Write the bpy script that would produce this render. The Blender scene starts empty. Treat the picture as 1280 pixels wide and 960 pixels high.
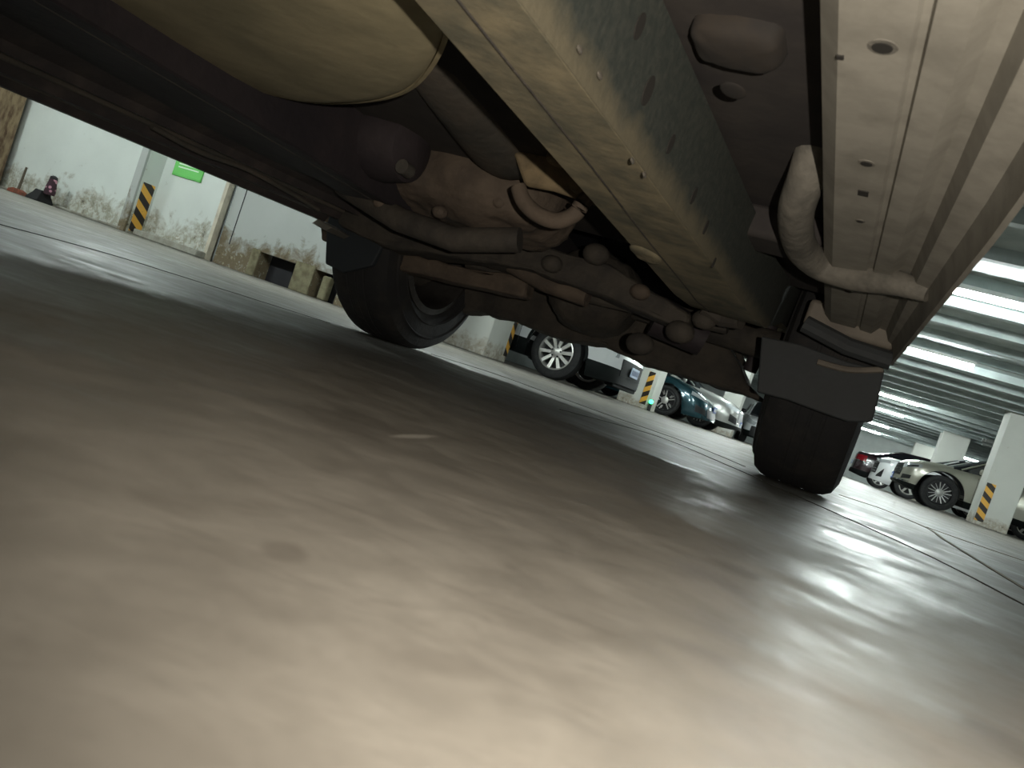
import bpy, bmesh, math, random
from mathutils import Vector, Matrix, Euler
random.seed(7)
R = math.radians
SC = bpy.context.scene
COL = SC.collection

# ------------------------------------------------------------------ camera
CAM_H = .085
FOC = 961.0                                    # focal length in pixels of the 1280 wide frame
cam = bpy.data.cameras.new('camera'); cam.sensor_width = 36; cam.lens = FOC / 1280 * 36
cam.clip_start = .01; cam.clip_end = 200
cam.dof.use_dof = True; cam.dof.focus_distance = 4.0; cam.dof.aperture_fstop = 14.0
co = bpy.data.objects.new('camera', cam); COL.objects.link(co)
CM = Matrix.Rotation(R(23), 3, 'Z') @ Matrix.Rotation(R(90 - 1.75), 3, 'X') @ Matrix.Rotation(R(19.1), 3, 'Z')
CC = Vector((0, 0, CAM_H))
co.matrix_world = Matrix.Translation(CC) @ CM.to_4x4()
SC.camera = co

def at(x, y, X=None, Y=None, Z=None):
    """point of the place seen at a pixel of the photograph, on the plane X, Y or Z = value (surveying only)"""
    d = CM @ Vector(((x - 640) / FOC, -(y - 480) / FOC, -1))
    k, v = [(i, v) for i, v in enumerate((X, Y, Z)) if v is not None][0]
    return CC + d * ((v - CC[k]) / d[k])

# ------------------------------------------------------------------ materials
def mat(name, col, rough=.6, metal=0., col2=None, scale=8., lo=.4, hi=.65, bump=0., bscale=40., rough2=None,
        coat=0., emit=None, stretch=(1, 1, 1), spec=.5, detail=6):
    m = bpy.data.materials.new(name); m.use_nodes = True
    nt = m.node_tree; N = nt.nodes; L = nt.links
    b = N['Principled BSDF']
    b.inputs['Base Color'].default_value = (*col, 1)
    b.inputs['Roughness'].default_value = rough
    b.inputs['Metallic'].default_value = metal
    b.inputs['Coat Weight'].default_value = coat
    b.inputs['Specular IOR Level'].default_value = spec
    if emit:
        b.inputs['Emission Color'].default_value = (*emit[0], 1); b.inputs['Emission Strength'].default_value = emit[1]
    tc = N.new('ShaderNodeTexCoord'); mp = N.new('ShaderNodeMapping'); mp.inputs['Scale'].default_value = stretch
    L.new(tc.outputs['Object'], mp.inputs['Vector'])
    if col2 or rough2 is not None:
        n = N.new('ShaderNodeTexNoise'); n.inputs['Scale'].default_value = scale; n.inputs['Detail'].default_value = detail
        n.inputs['Roughness'].default_value = .62
        L.new(mp.outputs[0], n.inputs['Vector'])
        mr = N.new('ShaderNodeMapRange'); mr.inputs['From Min'].default_value = lo; mr.inputs['From Max'].default_value = hi
        L.new(n.outputs['Fac'], mr.inputs['Value'])
        if col2:
            mx = N.new('ShaderNodeMix'); mx.data_type = 'RGBA'
            mx.inputs[6].default_value = (*col, 1); mx.inputs[7].default_value = (*col2, 1)
            L.new(mr.outputs[0], mx.inputs[0]); L.new(mx.outputs[2], b.inputs['Base Color'])
        if rough2 is not None:
            m2 = N.new('ShaderNodeMapRange'); m2.inputs['To Min'].default_value = rough; m2.inputs['To Max'].default_value = rough2
            L.new(mr.outputs[0], m2.inputs['Value']); L.new(m2.outputs[0], b.inputs['Roughness'])
    if bump:
        n2 = N.new('ShaderNodeTexNoise'); n2.inputs['Scale'].default_value = bscale; n2.inputs['Detail'].default_value = 5
        L.new(mp.outputs[0], n2.inputs['Vector'])
        bp = N.new('ShaderNodeBump'); bp.inputs['Strength'].default_value = bump; bp.inputs['Distance'].default_value = .01
        L.new(n2.outputs['Fac'], bp.inputs['Height']); L.new(bp.outputs[0], b.inputs['Normal'])
    return m

class G:
    """tiny node helper"""
    def __init__(s, m):
        s.N = m.node_tree.nodes; s.L = m.node_tree.links; s.b = s.N['Principled BSDF']
        s.tc = s.N.new('ShaderNodeTexCoord')
    def co(s, sc=(1, 1, 1), rot=(0, 0, 0), loc=(0, 0, 0)):
        m = s.N.new('ShaderNodeMapping'); m.inputs['Scale'].default_value = sc; m.inputs['Rotation'].default_value = rot
        m.inputs['Location'].default_value = loc
        s.L.new(s.tc.outputs['Object'], m.inputs['Vector']); return m.outputs[0]
    def noise(s, v, scale, detail=6, rough=.6, dist=0):
        n = s.N.new('ShaderNodeTexNoise'); n.inputs['Scale'].default_value = scale; n.inputs['Detail'].default_value = detail
        n.inputs['Roughness'].default_value = rough; n.inputs['Distortion'].default_value = dist
        s.L.new(v, n.inputs['Vector']); return n.outputs['Fac']
    def rng(s, x, a, b, c=0., d=1., smooth=False):
        m = s.N.new('ShaderNodeMapRange')
        if smooth: m.interpolation_type = 'SMOOTHSTEP'
        for k, v in zip(('From Min', 'From Max', 'To Min', 'To Max'), (a, b, c, d)): m.inputs[k].default_value = v
        s.L.new(x, m.inputs['Value']); return m.outputs[0]
    def math(s, op, x, y=None):
        m = s.N.new('ShaderNodeMath'); m.operation = op
        for i, v in enumerate((x, y)):
            if v is None: continue
            if isinstance(v, (int, float)): m.inputs[i].default_value = v
            else: s.L.new(v, m.inputs[i])
        return m.outputs[0]
    def mix(s, f, a, b):
        m = s.N.new('ShaderNodeMix'); m.data_type = 'RGBA'
        for i, v in ((0, f), (6, a), (7, b)):
            if isinstance(v, tuple): m.inputs[i].default_value = (*v, 1)
            elif isinstance(v, (int, float)): m.inputs[i].default_value = v
            else: s.L.new(v, m.inputs[i])
        return m.outputs[2]
    def sep(s):
        n = s.N.new('ShaderNodeSeparateXYZ'); s.L.new(s.tc.outputs['Object'], n.inputs[0]); return n.outputs
    def spot(s, x, y, rx, ry, wob, ang=0):
        """soft elliptical stain centred on x, y"""
        m = s.co()
        a = s.N.new('ShaderNodeVectorMath'); a.operation = 'SUBTRACT'; a.inputs[1].default_value = (x, y, 0); s.L.new(m, a.inputs[0])
        r = s.N.new('ShaderNodeVectorRotate'); r.rotation_type = 'Z_AXIS'; r.inputs['Angle'].default_value = -ang; s.L.new(a.outputs[0], r.inputs[0])
        d = s.N.new('ShaderNodeVectorMath'); d.operation = 'MULTIPLY'; d.inputs[1].default_value = (1 / rx, 1 / ry, 0); s.L.new(r.outputs[0], d.inputs[0])
        l = s.N.new('ShaderNodeVectorMath'); l.operation = 'LENGTH'; s.L.new(d.outputs[0], l.inputs[0])
        v = s.math('ADD', l.outputs['Value'], s.math('MULTIPLY', wob, .9))
        return s.rng(v, 1.6, .9, 0, 1, True)
    def bump(s, h, st, dist=.01):
        bp = s.N.new('ShaderNodeBump'); bp.inputs['Strength'].default_value = st; bp.inputs['Distance'].default_value = dist
        s.L.new(h, bp.inputs['Height']); s.L.new(bp.outputs[0], s.b.inputs['Normal'])

def floor_material():
    m = bpy.data.materials.new('worn_concrete'); m.use_nodes = True; g = G(m)
    big = g.noise(g.co(), 1.3, 8, .62, .4); mid = g.noise(g.co(), 16, 5, .55, .3); fine = g.noise(g.co(), 160, 3)
    wet = g.noise(g.co((1, 1.25, 1)), 5.5, 9, .70, .6); soft = g.noise(g.co(), 34, 4, .5)
    c = g.mix(g.rng(big, .35, .65), (.135, .124, .106), (.235, .217, .188))
    c = g.mix(g.math('MULTIPLY', g.rng(mid, .35, .70), .4), c, (.31, .29, .255))
    c = g.mix(g.math('MULTIPLY', g.rng(soft, .42, .74), .35), c, (.13, .118, .10))
    c = g.mix(g.math('MULTIPLY', g.rng(fine, .55, .75), .15), c, (.10, .09, .08))
    c = g.mix(g.math('MULTIPLY', g.rng(wet, .46, .68), .4), c, (.11, .10, .088))
    wob = g.noise(g.co(), 38, 4)
    for x, y, rx, ry, a, k in ((-.148, .212, .0085, .012, R(30), .42), (-.19, .20, .016, .010, R(20), .2), (-.075, .195, .016, .009, R(40), .22), (-.105, .215, .02, .006, R(60), .15)):
        c = g.mix(g.math('MULTIPLY', g.spot(x, y, rx, ry, wob, a), k), c, (.085, .074, .062))
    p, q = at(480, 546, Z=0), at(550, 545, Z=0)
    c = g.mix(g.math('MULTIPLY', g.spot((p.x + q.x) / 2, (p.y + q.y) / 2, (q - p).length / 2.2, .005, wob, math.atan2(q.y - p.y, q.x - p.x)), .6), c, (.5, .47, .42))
    g.L.new(c, g.b.inputs['Base Color'])
    r = g.math('ADD', g.rng(wet, .42, .66, .60, .33), g.rng(mid, .35, .7, -.05, .09))
    g.L.new(r, g.b.inputs['Roughness'])
    g.b.inputs['Specular IOR Level'].default_value = .21
    h = g.math('ADD', g.math('MULTIPLY', g.noise(g.co((1, 1.3, 1)), 17, 6, .6, .6), .9), g.math('MULTIPLY', fine, .06))
    g.bump(h, .085, .012)
    return m

def wall_material(name, base, dirt, height, flake=(.62, .60, .54), dark=(.1, .085, .06), amount=.0):
    """painted plaster, peeling and stained in the lowest part"""
    m = bpy.data.materials.new(name); m.use_nodes = True; g = G(m)
    z = g.sep()[2]
    n1 = g.noise(g.co(), 3.0, 8, .65, .5); n2 = g.noise(g.co(), 11, 6, .7, .4); n3 = g.noise(g.co(), 1.0, 4)
    edge = g.math('ADD', z, g.math('MULTIPLY', g.math('SUBTRACT', n1, .5), -height * 2.6))
    low = g.rng(edge, height, height * .55)
    c = g.mix(g.rng(n3, .35, .7), base, tuple(v * .9 for v in base))
    peel = g.math('MULTIPLY', low, g.rng(n2, .43 - amount, .53 - amount))
    c = g.mix(g.math('MULTIPLY', low, .45), c, dirt)
    c = g.mix(peel, c, dirt)
    c = g.mix(g.math('MULTIPLY', low, g.rng(n2, .60, .68)), c, dark)
    c = g.mix(g.math('MULTIPLY', low, g.rng(g.noise(g.co(), 17, 4), .60, .66)), c, flake)
    c = g.mix(g.math('MULTIPLY', g.rng(g.noise(g.co(), 8, 3), .70, .75), .5), c, dirt)
    g.L.new(c, g.b.inputs['Base Color']); g.b.inputs['Roughness'].default_value = .75
    g.bump(n2, .25)
    return m

def stripe_material(sg=1):
    m = bpy.data.materials.new('hazard_stripes'); m.use_nodes = True; g = G(m)
    s = g.sep()
    v = g.math('ADD', g.math('MULTIPLY', g.math('ADD', s[0], s[1]), sg * .7), g.math('ADD', s[2], 3.0))
    v = g.math('FRACT', g.math('MULTIPLY', v, 4.6))
    c = g.mix(g.math('GREATER_THAN', v, .5), (.025, .018, .015), (.80, .42, .06))
    w = g.rng(g.noise(g.co(), 30, 5), .62, .7)
    c = g.mix(g.math('MULTIPLY', w, .5), c, (.12, .09, .06))
    g.L.new(c, g.b.inputs['Base Color']); g.b.inputs['Roughness'].default_value = .5
    return m

def rail_side_material():
    """dull grey-green paint, caked with tan mud along its foot"""
    m = bpy.data.materials.new('muddy_frame_paint'); m.use_nodes = True; g = G(m)
    z = g.sep()[2]; n = g.noise(g.co(), 26, 6, .65); n2 = g.noise(g.co(), 90, 3)
    e = g.math('ADD', z, g.math('MULTIPLY', g.math('SUBTRACT', n, .5), -.05))
    c = g.mix(g.rng(n2, .4, .7), (.036, .043, .038), (.058, .062, .053))
    c = g.mix(g.math('MULTIPLY', g.rng(e, .378, .350), .85), c, (.15, .13, .085))
    g.L.new(c, g.b.inputs['Base Color']); g.b.inputs['Roughness'].default_value = .7
    g.bump(n2, .12)
    return m

def cloth_material():
    m = bpy.data.materials.new('patterned_cloth'); m.use_nodes = True; g = G(m)
    v = g.N.new('ShaderNodeTexVoronoi'); v.inputs['Scale'].default_value = 16; g.L.new(g.co(), v.inputs['Vector'])
    c = g.mix(g.rng(v.outputs['Distance'], .32, .42), (.55, .27, .34), (.05, .02, .03))
    g.L.new(c, g.b.inputs['Base Color']); g.b.inputs['Roughness'].default_value = .85
    return m

M = dict(
    floor=floor_material(),
    white_wall=wall_material('white_plaster', (.72, .76, .72), (.36, .34, .27), .42),
    grey_wall=wall_material('grey_plaster', (.46, .48, .46), (.15, .115, .065), .52, flake=(.30, .27, .19), dark=(.035, .028, .018), amount=.08),
    pier=wall_material('white_pier', (.64, .65, .60), (.40, .36, .29), .22),
    cream=mat('cream_edge', (.66, .60, .48), .8, col2=(.5, .45, .36), scale=6),
    far_wall=mat('far_wall_paint', (.50, .54, .52), .8, col2=(.44, .47, .46), scale=2),
    brown=mat('rusty_brown_concrete', (.30, .22, .13), .85, col2=(.10, .055, .03), scale=7, stretch=(2, 2, .6), bump=.3),
    kerb=mat('kerb_concrete', (.36, .35, .30), .85, col2=(.22, .20, .16), scale=6),
    ceil=mat('ceiling_paint', (.44, .50, .49), .75, col2=(.33, .38, .38), scale=3),
    olive=mat('olive_plaster', (.22, .20, .12), .85, col2=(.12, .10, .055), scale=9),
    dark=mat('dark_void', (.012, .011, .014), .8),
    stripes=stripe_material(), stripes_mirrored=stripe_material(-1),
    tape_edge=mat('pillar_corner', (.55, .55, .5), .7),
    lamp_body=mat('lamp_housing', (.75, .78, .76), .4),
    tube=mat('lamp_glow', (1, 1, 1), .4, emit=((.90, 1.0, .97), 285.0)),
    sign=mat('green_sign', (.13, .56, .10), .4),
    sign_ink=mat('sign_lettering', (.75, .9, .72), .5),
    sign_frame=mat('sign_edge', (.09, .42, .08), .4),
    led=mat('green_light', (.1, .9, .3), .4, emit=((.05, 1, .3), 5.0)),
    cloth=cloth_material(),
    black_rubber=mat('black_rubber', (.014, .013, .014), .8),
    rust=mat('red_rust', (.30, .075, .04), .75, col2=(.12, .05, .03), scale=20),
    rod=mat('weathered_rod', (.10, .08, .055), .75),
    # underbody
    pan=mat('dusty_pan', (.33, .31, .265), .75, col2=(.24, .225, .19), scale=14, bump=.04, bscale=60),
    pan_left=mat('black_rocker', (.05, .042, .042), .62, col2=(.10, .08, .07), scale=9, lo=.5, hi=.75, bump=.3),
    rail=mat('dusty_frame', (.29, .245, .155), .78, col2=(.14, .13, .09), scale=13, lo=.38, hi=.62, bump=.12, bscale=50),
    rail_side=rail_side_material(), rail_side_plain=mat('grey_frame_paint', (.040, .047, .042), .6, col2=(.065, .068, .058), scale=16, lo=.5, hi=.8, bump=.15),
    skid=mat('tan_skid', (.42, .36, .225), .75, col2=(.27, .24, .15), scale=5, bump=.12, bscale=30),
    skid_edge=mat('tan_rim', (.44, .37, .22), .7, col2=(.30, .25, .15), scale=12),
    shield=mat('grey_shield', (.21, .185, .15), .7, col2=(.14, .12, .10), scale=7),
    mud=mat('mud_brown', (.125, .095, .07), .85, col2=(.075, .058, .045), scale=9, bump=.5, bscale=35),
    mud_dark=mat('mud_dark', (.07, .060, .048), .85, col2=(.038, .034, .030), scale=10, bump=.5, bscale=40),
    mount_mud=mat('dim_mud', (.034, .026, .019), .9, col2=(.022, .019, .017), scale=14),
    brace=mat('dusty_brace', (.17, .157, .132), .8, col2=(.10, .094, .08), scale=22, bump=.25, bscale=60),
    tan=mat('tan_bracket', (.26, .195, .11), .75, col2=(.13, .10, .06), scale=14, bump=.4),
    under=mat('dark_underseal', (.050, .043, .038), .85, col2=(.028, .024, .024), scale=6, bump=.1),
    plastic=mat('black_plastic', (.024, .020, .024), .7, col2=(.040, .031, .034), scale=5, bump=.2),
    pipe=mat('dark_grey_pipe', (.075, .07, .06), .6, col2=(.12, .10, .08), scale=7, bump=.3),
    liner=mat('grey_liner', (.042, .047, .050), .75, col2=(.04, .043, .045), scale=10, bump=.3),
    flap=mat('blue_grey_flap', (.026, .032, .038), .75),
    tyre=mat('tyre_rubber', (.020, .021, .023), .78, col2=(.035, .034, .033), scale=20, bump=.4, bscale=80),
    tyre_dusty=mat('dusty_tyre', (.020, .020, .021), .85, col2=(.042, .037, .032), scale=8, lo=.5, hi=.75, bump=.3),
    rim_dark=mat('dull_rim', (.09, .085, .08), .55, .5, col2=(.05, .045, .042), scale=14),
    hole_shade=mat('painted_hole', (.02, .018, .015), .9),  # near-black colour stands in for the shade inside holes
    steel=mat('worn_steel', (.32, .29, .25), .45, .7),
    # cars
    white_paint=mat('white_car_paint', (.74, .76, .77), .3, coat=.6),
    silver_paint=mat('silver_car_paint', (.52, .53, .51), .28, .55, coat=.6),
    champagne=mat('champagne_paint', (.44, .43, .36), .3, .5, coat=.7),
    teal_paint=mat('teal_paint', (.014, .062, .080), .25, .4, coat=.9),
    black_paint=mat('black_paint', (.012, .012, .014), .25, coat=.8),
    dark_paint=mat('dark_red_paint', (.03, .012, .016), .25, coat=.8),
    cladding=mat('grey_cladding', (.006, .008, .008), .7, spec=.2),
    glass=mat('tinted_glass', (.012, .014, .018), .06, spec=.8),
    chrome=mat('chrome', (.75, .75, .75), .15, 1.0),
    alloy=mat('silver_alloy', (.66, .65, .62), .35, .55),
    alloy_mid=mat('grey_alloy', (.45, .45, .44), .4, .6),
    alloy_dark=mat('dark_alloy', (.03, .03, .032), .4, .5),
    lens=mat('clear_lens', (.55, .58, .60), .12, .3, spec=.8),
    red_lens=mat('red_lens', (.30, .012, .02), .2, spec=.8),
    grille=mat('black_grille', (.012, .012, .013), .45),
    plate=mat('pale_blue_plate', (.35, .45, .62), .45),
    plate_ink=mat('plate_lettering', (.08, .12, .25), .5),
    blue_plate=mat('blue_plate', (.10, .17, .48), .45),
    plate_white=mat('plate_white', (.75, .78, .8), .5),
    joint=mat('floor_joint_filler', (.045, .038, .03), .85),
    joint_tan=mat('tan_joint_filler', (.16, .12, .07), .85),
    conduit=mat('conduit_grey', (.15, .16, .15), .6),
)

# ------------------------------------------------------------------ mesh helpers
class MB:
    def __init__(s): s.bm = bmesh.new()
    def face(s, vs):
        try: return s.bm.faces.new(vs)
        except ValueError: return None
    def box(s, c, d, rot=None):
        vs = []
        for i in (-.5, .5):
            for j in (-.5, .5):
                for k in (-.5, .5):
                    v = Vector((i * d[0], j * d[1], k * d[2]))
                    if rot is not None: v = rot @ v
                    vs.append(s.bm.verts.new(v + Vector(c)))
        for f in ((0, 1, 3, 2), (4, 6, 7, 5), (0, 4, 5, 1), (2, 3, 7, 6), (0, 2, 6, 4), (1, 5, 7, 3)):
            s.face([vs[i] for i in f])
        return s
    def span(s, a, b):
        return s.box([(p + q) / 2 for p, q in zip(a, b)], [abs(q - p) for p, q in zip(a, b)])
    def loft(s, rings, caps=True, closed=True, wrap=False):
        vr = [[s.bm.verts.new(Vector(p)) for p in r] for r in rings]
        n = len(vr[0]); pairs = list(zip(vr, vr[1:]))
        if wrap: pairs.append((vr[-1], vr[0]))
        for a, b in pairs:
            for i in range(n if closed else n - 1):
                s.face((a[i], a[(i + 1) % n], b[(i + 1) % n], b[i]))
        if caps and not wrap:
            s.face(vr[0][::-1]); s.face(vr[-1])
        return s
    def prism(s, pts, f0, f1):
        """pts 2D; f0, f1 turn a 2D point into the two end positions"""
        return s.loft([[f0(p) for p in pts], [f1(p) for p in pts]])
    def tube(s, path, r, seg=14, flat=1., up=(0, 0, 1), caps=True):
        path = [Vector(p) for p in path]; n = len(path); rings = []
        rr = r if isinstance(r, (list, tuple)) else [r] * n
        for i, p in enumerate(path):
            t = (path[min(i + 1, n - 1)] - path[max(i - 1, 0)]).normalized()
            u = Vector(up)
            if abs(t.dot(u)) > .95: u = Vector((1, 0, 0))
            a = t.cross(u).normalized(); b = a.cross(t).normalized()
            rings.append([p + a * math.cos(k / seg * 2 * math.pi) * rr[i] + b * math.sin(k / seg * 2 * math.pi) * rr[i] * flat for k in range(seg)])
        return s.loft(rings, caps)
    def lathe(s, prof, c, axis='Y', seg=40, close=False):
        """prof: (radius, along axis) pairs"""
        rings = []
        for r, h in prof:
            ring = []
            for k in range(seg):
                a = k / seg * 2 * math.pi; x, y = r * math.cos(a), r * math.sin(a)
                p = {'Y': (x, h, y), 'X': (h, x, y), 'Z': (x, y, h)}[axis]
                ring.append(Vector(c) + Vector(p))
            rings.append(ring)
        return s.loft(rings, caps=not close, wrap=close)
    def ball(s, c, d, rot=None, u=20, v=12, power=1.):
        rings = []
        sg = lambda x: math.copysign(abs(x) ** power, x)
        for j in range(1, v):
            t = -math.pi / 2 + math.pi * j / v
            ring = []
            for k in range(u):
                a = k / u * 2 * math.pi
                p = Vector((sg(math.cos(t)) * sg(math.cos(a)) * d[0], sg(math.cos(t)) * sg(math.sin(a)) * d[1], sg(math.sin(t)) * d[2]))
                if rot is not None: p = rot @ p
                ring.append(p + Vector(c))
            rings.append(ring)
        return s.loft(rings)
    def build(s, name, m, parent=None, T=None, bevel=0, smooth=35, org=None, solid=0, bseg=2):
        bm = s.bm
        if T is not None: bmesh.ops.transform(bm, matrix=T, verts=bm.verts)
        if org is None: org = root_loc(parent)
        bmesh.ops.translate(bm, vec=-Vector(org), verts=bm.verts)
        bmesh.ops.remove_doubles(bm, verts=bm.verts, dist=2e-5)
        bmesh.ops.recalc_face_normals(bm, faces=bm.faces)
        me = bpy.data.meshes.new(name); bm.to_mesh(me); bm.free()
        for p in me.polygons: p.use_smooth = True
        me.set_sharp_from_angle(angle=R(smooth))
        me.materials.append(M[m] if isinstance(m, str) else m)
        o = bpy.data.objects.new(name, me); COL.objects.link(o)
        if parent is None: o.location = org
        else: o.parent = parent
        if bevel:
            b = o.modifiers.new('edge', 'BEVEL'); b.width = bevel; b.segments = bseg; b.limit_method = 'ANGLE'; b.angle_limit = R(40)
        if solid:
            b = o.modifiers.new('skin', 'SOLIDIFY'); b.thickness = solid; b.offset = 1
        return o

def root_loc(p):
    if p is None: return Vector((0, 0, 0))
    while p.parent is not None: p = p.parent
    return p['origin_hint'] if False else ORG.get(p.name, Vector((0, 0, 0)))
ORG = {}

def tag(o, label=None, cat=None, group=None, kind=None):
    for k, v in (('label', label), ('category', cat), ('group', group), ('kind', kind)):
        if v: o[k] = v
    return o
def empty(name, loc, label, cat, group=None, rz=0, local=False):
    o = bpy.data.objects.new(name, None); COL.objects.link(o); o.location = loc; o.rotation_euler.z = rz
    o.empty_display_size = .1
    if not local: ORG[o.name] = Vector(loc)        # parts given in world coordinates
    return tag(o, label, cat, group)
def struct(o): return tag(o, kind='structure')
def copy_thing(o, parent=None):
    c = o.copy(); COL.objects.link(c)
    if parent is not None: c.parent = parent
    for ch in list(o.children): copy_thing(ch, c)
    return c
def rough(o, st=.012, size=.07, sub=2):
    """caked mud and casting lumps"""
    if sub:
        m = o.modifiers.new('fine', 'SUBSURF'); m.subdivision_type = 'SIMPLE'; m.levels = m.render_levels = sub
    t = bpy.data.textures.new('mud_lumps', 'CLOUDS'); t.noise_scale = size; t.noise_depth = 3
    m = o.modifiers.new('lumps', 'DISPLACE'); m.texture = t; m.strength = st * 2; m.mid_level = .5
    return o
def lerp(tab, x):
    if x <= tab[0][0]: return tab[0][1]
    for (a, p), (b, q) in zip(tab, tab[1:]):
        if x <= b: return p + (q - p) * (x - a) / (b - a)
    return tab[-1][1]
def smooth_path(pts, n=6):
    P = [Vector(p) for p in pts]; out = []
    for i in range(len(P) - 1):
        a, b, c, d = P[max(i - 1, 0)], P[i], P[i + 1], P[min(i + 2, len(P) - 1)]
        for k in range(n):
            t = k / n
            out.append(.5 * (2 * b + (c - a) * t + (2 * a - 5 * b + 4 * c - d) * t * t + (-a + 3 * b - 3 * c + d) * t ** 3))
    return out + [P[-1]]

# ------------------------------------------------------------------ the setting
CEIL = 2.36
struct(MB().span((-15, -7, -.12), (11, 46, 0)).build('floor', 'floor'))
# ribbed deck: one continuous ceiling, ribs across the aisle
prof = [(-7, CEIL + .3)]
y = -7.0
while y < 45.6:
    prof += [(y, CEIL), (y + .90, CEIL), (y + .91, CEIL - .11), (y + 1.01, CEIL - .11), (y + 1.02, CEIL)]
    y += 1.05
prof += [(46, CEIL), (46, CEIL + .3)]
struct(MB().prism(prof, lambda p: (-15, p[0], p[1]), lambda p: (11, p[0], p[1])).build('ceiling', 'ceil'))
struct(MB().span((-15, 40, 0), (11, 40.2, CEIL)).build('wall_far', 'far_wall'))
struct(MB().span((10.8, -7, 0), (11, 40, CEIL)).build('wall_right', 'far_wall'))
struct(MB().span((-15, -7, 0), (11, -6.8, CEIL)).build('wall_back', 'far_wall'))
struct(MB().span((-15, -6.8, 0), (-14.8, 7.8, CEIL)).build('wall_left', 'white_wall'))
struct(MB().span((-10, 12.5, 0), (-9.8, 40, CEIL)).build('wall_side', 'far_wall'))
struct(MB().span((-14.8, 7.8, 0), (-8.22, 7.98, CEIL)).build('wall_left_front', 'white_wall'))
struct(MB().span((-8.22, 7.795, 0), (-8.16, 7.89, CEIL)).build('trim_1', 'cream'))
# grey wall standing back, with two dark openings low down
gw = [(-8.17, 0), (-7.42, 0), (-7.42, .34), (-6.80, .34), (-6.80, 0), (-6.48, 0), (-6.48, .35), (-6.06, .35), (-6.06, 0), (-4.9, 0), (-4.9, CEIL), (-8.17, CEIL)]
struct(MB().prism(gw, lambda p: (p[0] + .06, 7.89, p[1]), lambda p: (p[0] + .06, 8.12, p[1])).build('wall_grey', 'grey_wall'))
struct(MB().span((-7.6, 8.12, 0), (-5.8, 8.17, .6)).build('wall_recess', 'dark'))
struct(MB().span((-7.93, 7.884, .30), (-7.918, 7.89, CEIL)).build('trim_2', 'dark'))
struct(MB().span((-6.74, 7.87, 0), (-6.42, 7.89, .38)).build('trim_3', 'olive', bevel=.01))
struct(MB().span((-6.30, 7.91, 0), (-6.18, 8.02, .31)).build('trim_4', 'olive', bevel=.02))
struct(MB().span((-7.50, 7.872, 0), (-7.36, 7.89, .36)).build('trim_11', 'olive', bevel=.01))
# low broken kerb along the foot of the white wall
struct(MB().span((-9.4, 7.62, 0), (-8.15, 7.78, .09)).build('baseboard_left', 'kerb', bevel=.015))
struct(MB().span((-14.8, 7.72, 0), (-9.6, 7.79, .035)).build('baseboard_far_left', 'kerb', bevel=.01))
struct(MB().span((-9.56, 7.53, 0), (-9.42, 7.80, CEIL)).build('pillar_narrow', 'white_wall', bevel=.006))
struct(MB().span((-9.56, 7.49, 0), (-9.425, 7.53, CEIL)).build('trim_5', 'grey_wall', bevel=.006))
struct(MB().span((-13.4, 7.15, 0), (-12.58, 7.7, CEIL)).build('pillar_brown', 'brown', bevel=.02))
# aisle pillars
for n, (x0, y0, x1, y1) in dict(pillar_white=(-5.3, 9.0, -4.34, 9.72), pillar_middle=(-4.20, 15.3, -3.52, 15.95), pillar_far=(-3.25, 22.6, -2.72, 23.2),
                                 pillar_right=(2.72, 17.3, 3.33, 18.0), pillar_behind=(2.66, 26.3, 3.4, 27.0), pillar_distant=(2.78, 35.5, 3.5, 36.2)).items():
    struct(MB().span((x0, y0, 0), (x1, y1, CEIL)).build(n, 'pier', bevel=.012))

def polyline_strip(name, px, w, m, z=.0015):
    P = smooth_path([at(*p, Z=0) for p in px], 8); a, b = [], []
    for i, p in enumerate(P):
        t = (P[min(i + 1, len(P) - 1)] - P[max(i - 1, 0)]); nrm = Vector((-t.y, t.x, 0)).normalized() * w / 2
        a.append((p + nrm)); b.append((p - nrm))
    rings = [[(p.x, p.y, .0003), (p.x, p.y, z), (q.x, q.y, z), (q.x, q.y, .0003)] for p, q in zip(a, b)]
    return struct(MB().loft(rings).build(name, m))
polyline_strip('trim_6', [(0, 281), (130, 316), (240, 350), (412, 404)], .010, 'joint')
polyline_strip('trim_7', [(540, 443), (620, 468), (700, 497), (780, 526), (860, 554), (930, 583)], .011, 'joint')
polyline_strip('trim_8', [(700, 512), (820, 545), (905, 580), (1000, 622), (1150, 690), (1290, 762)], .004, 'joint')
polyline_strip('trim_9', [(1050, 619), (1104, 637), (1158, 660), (1179, 674), (1224, 702), (1300, 748)], .014, 'joint_tan')
polyline_strip('trim_10', [(1158, 659), (1220, 681), (1300, 708)], .020, 'joint_tan')

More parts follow.
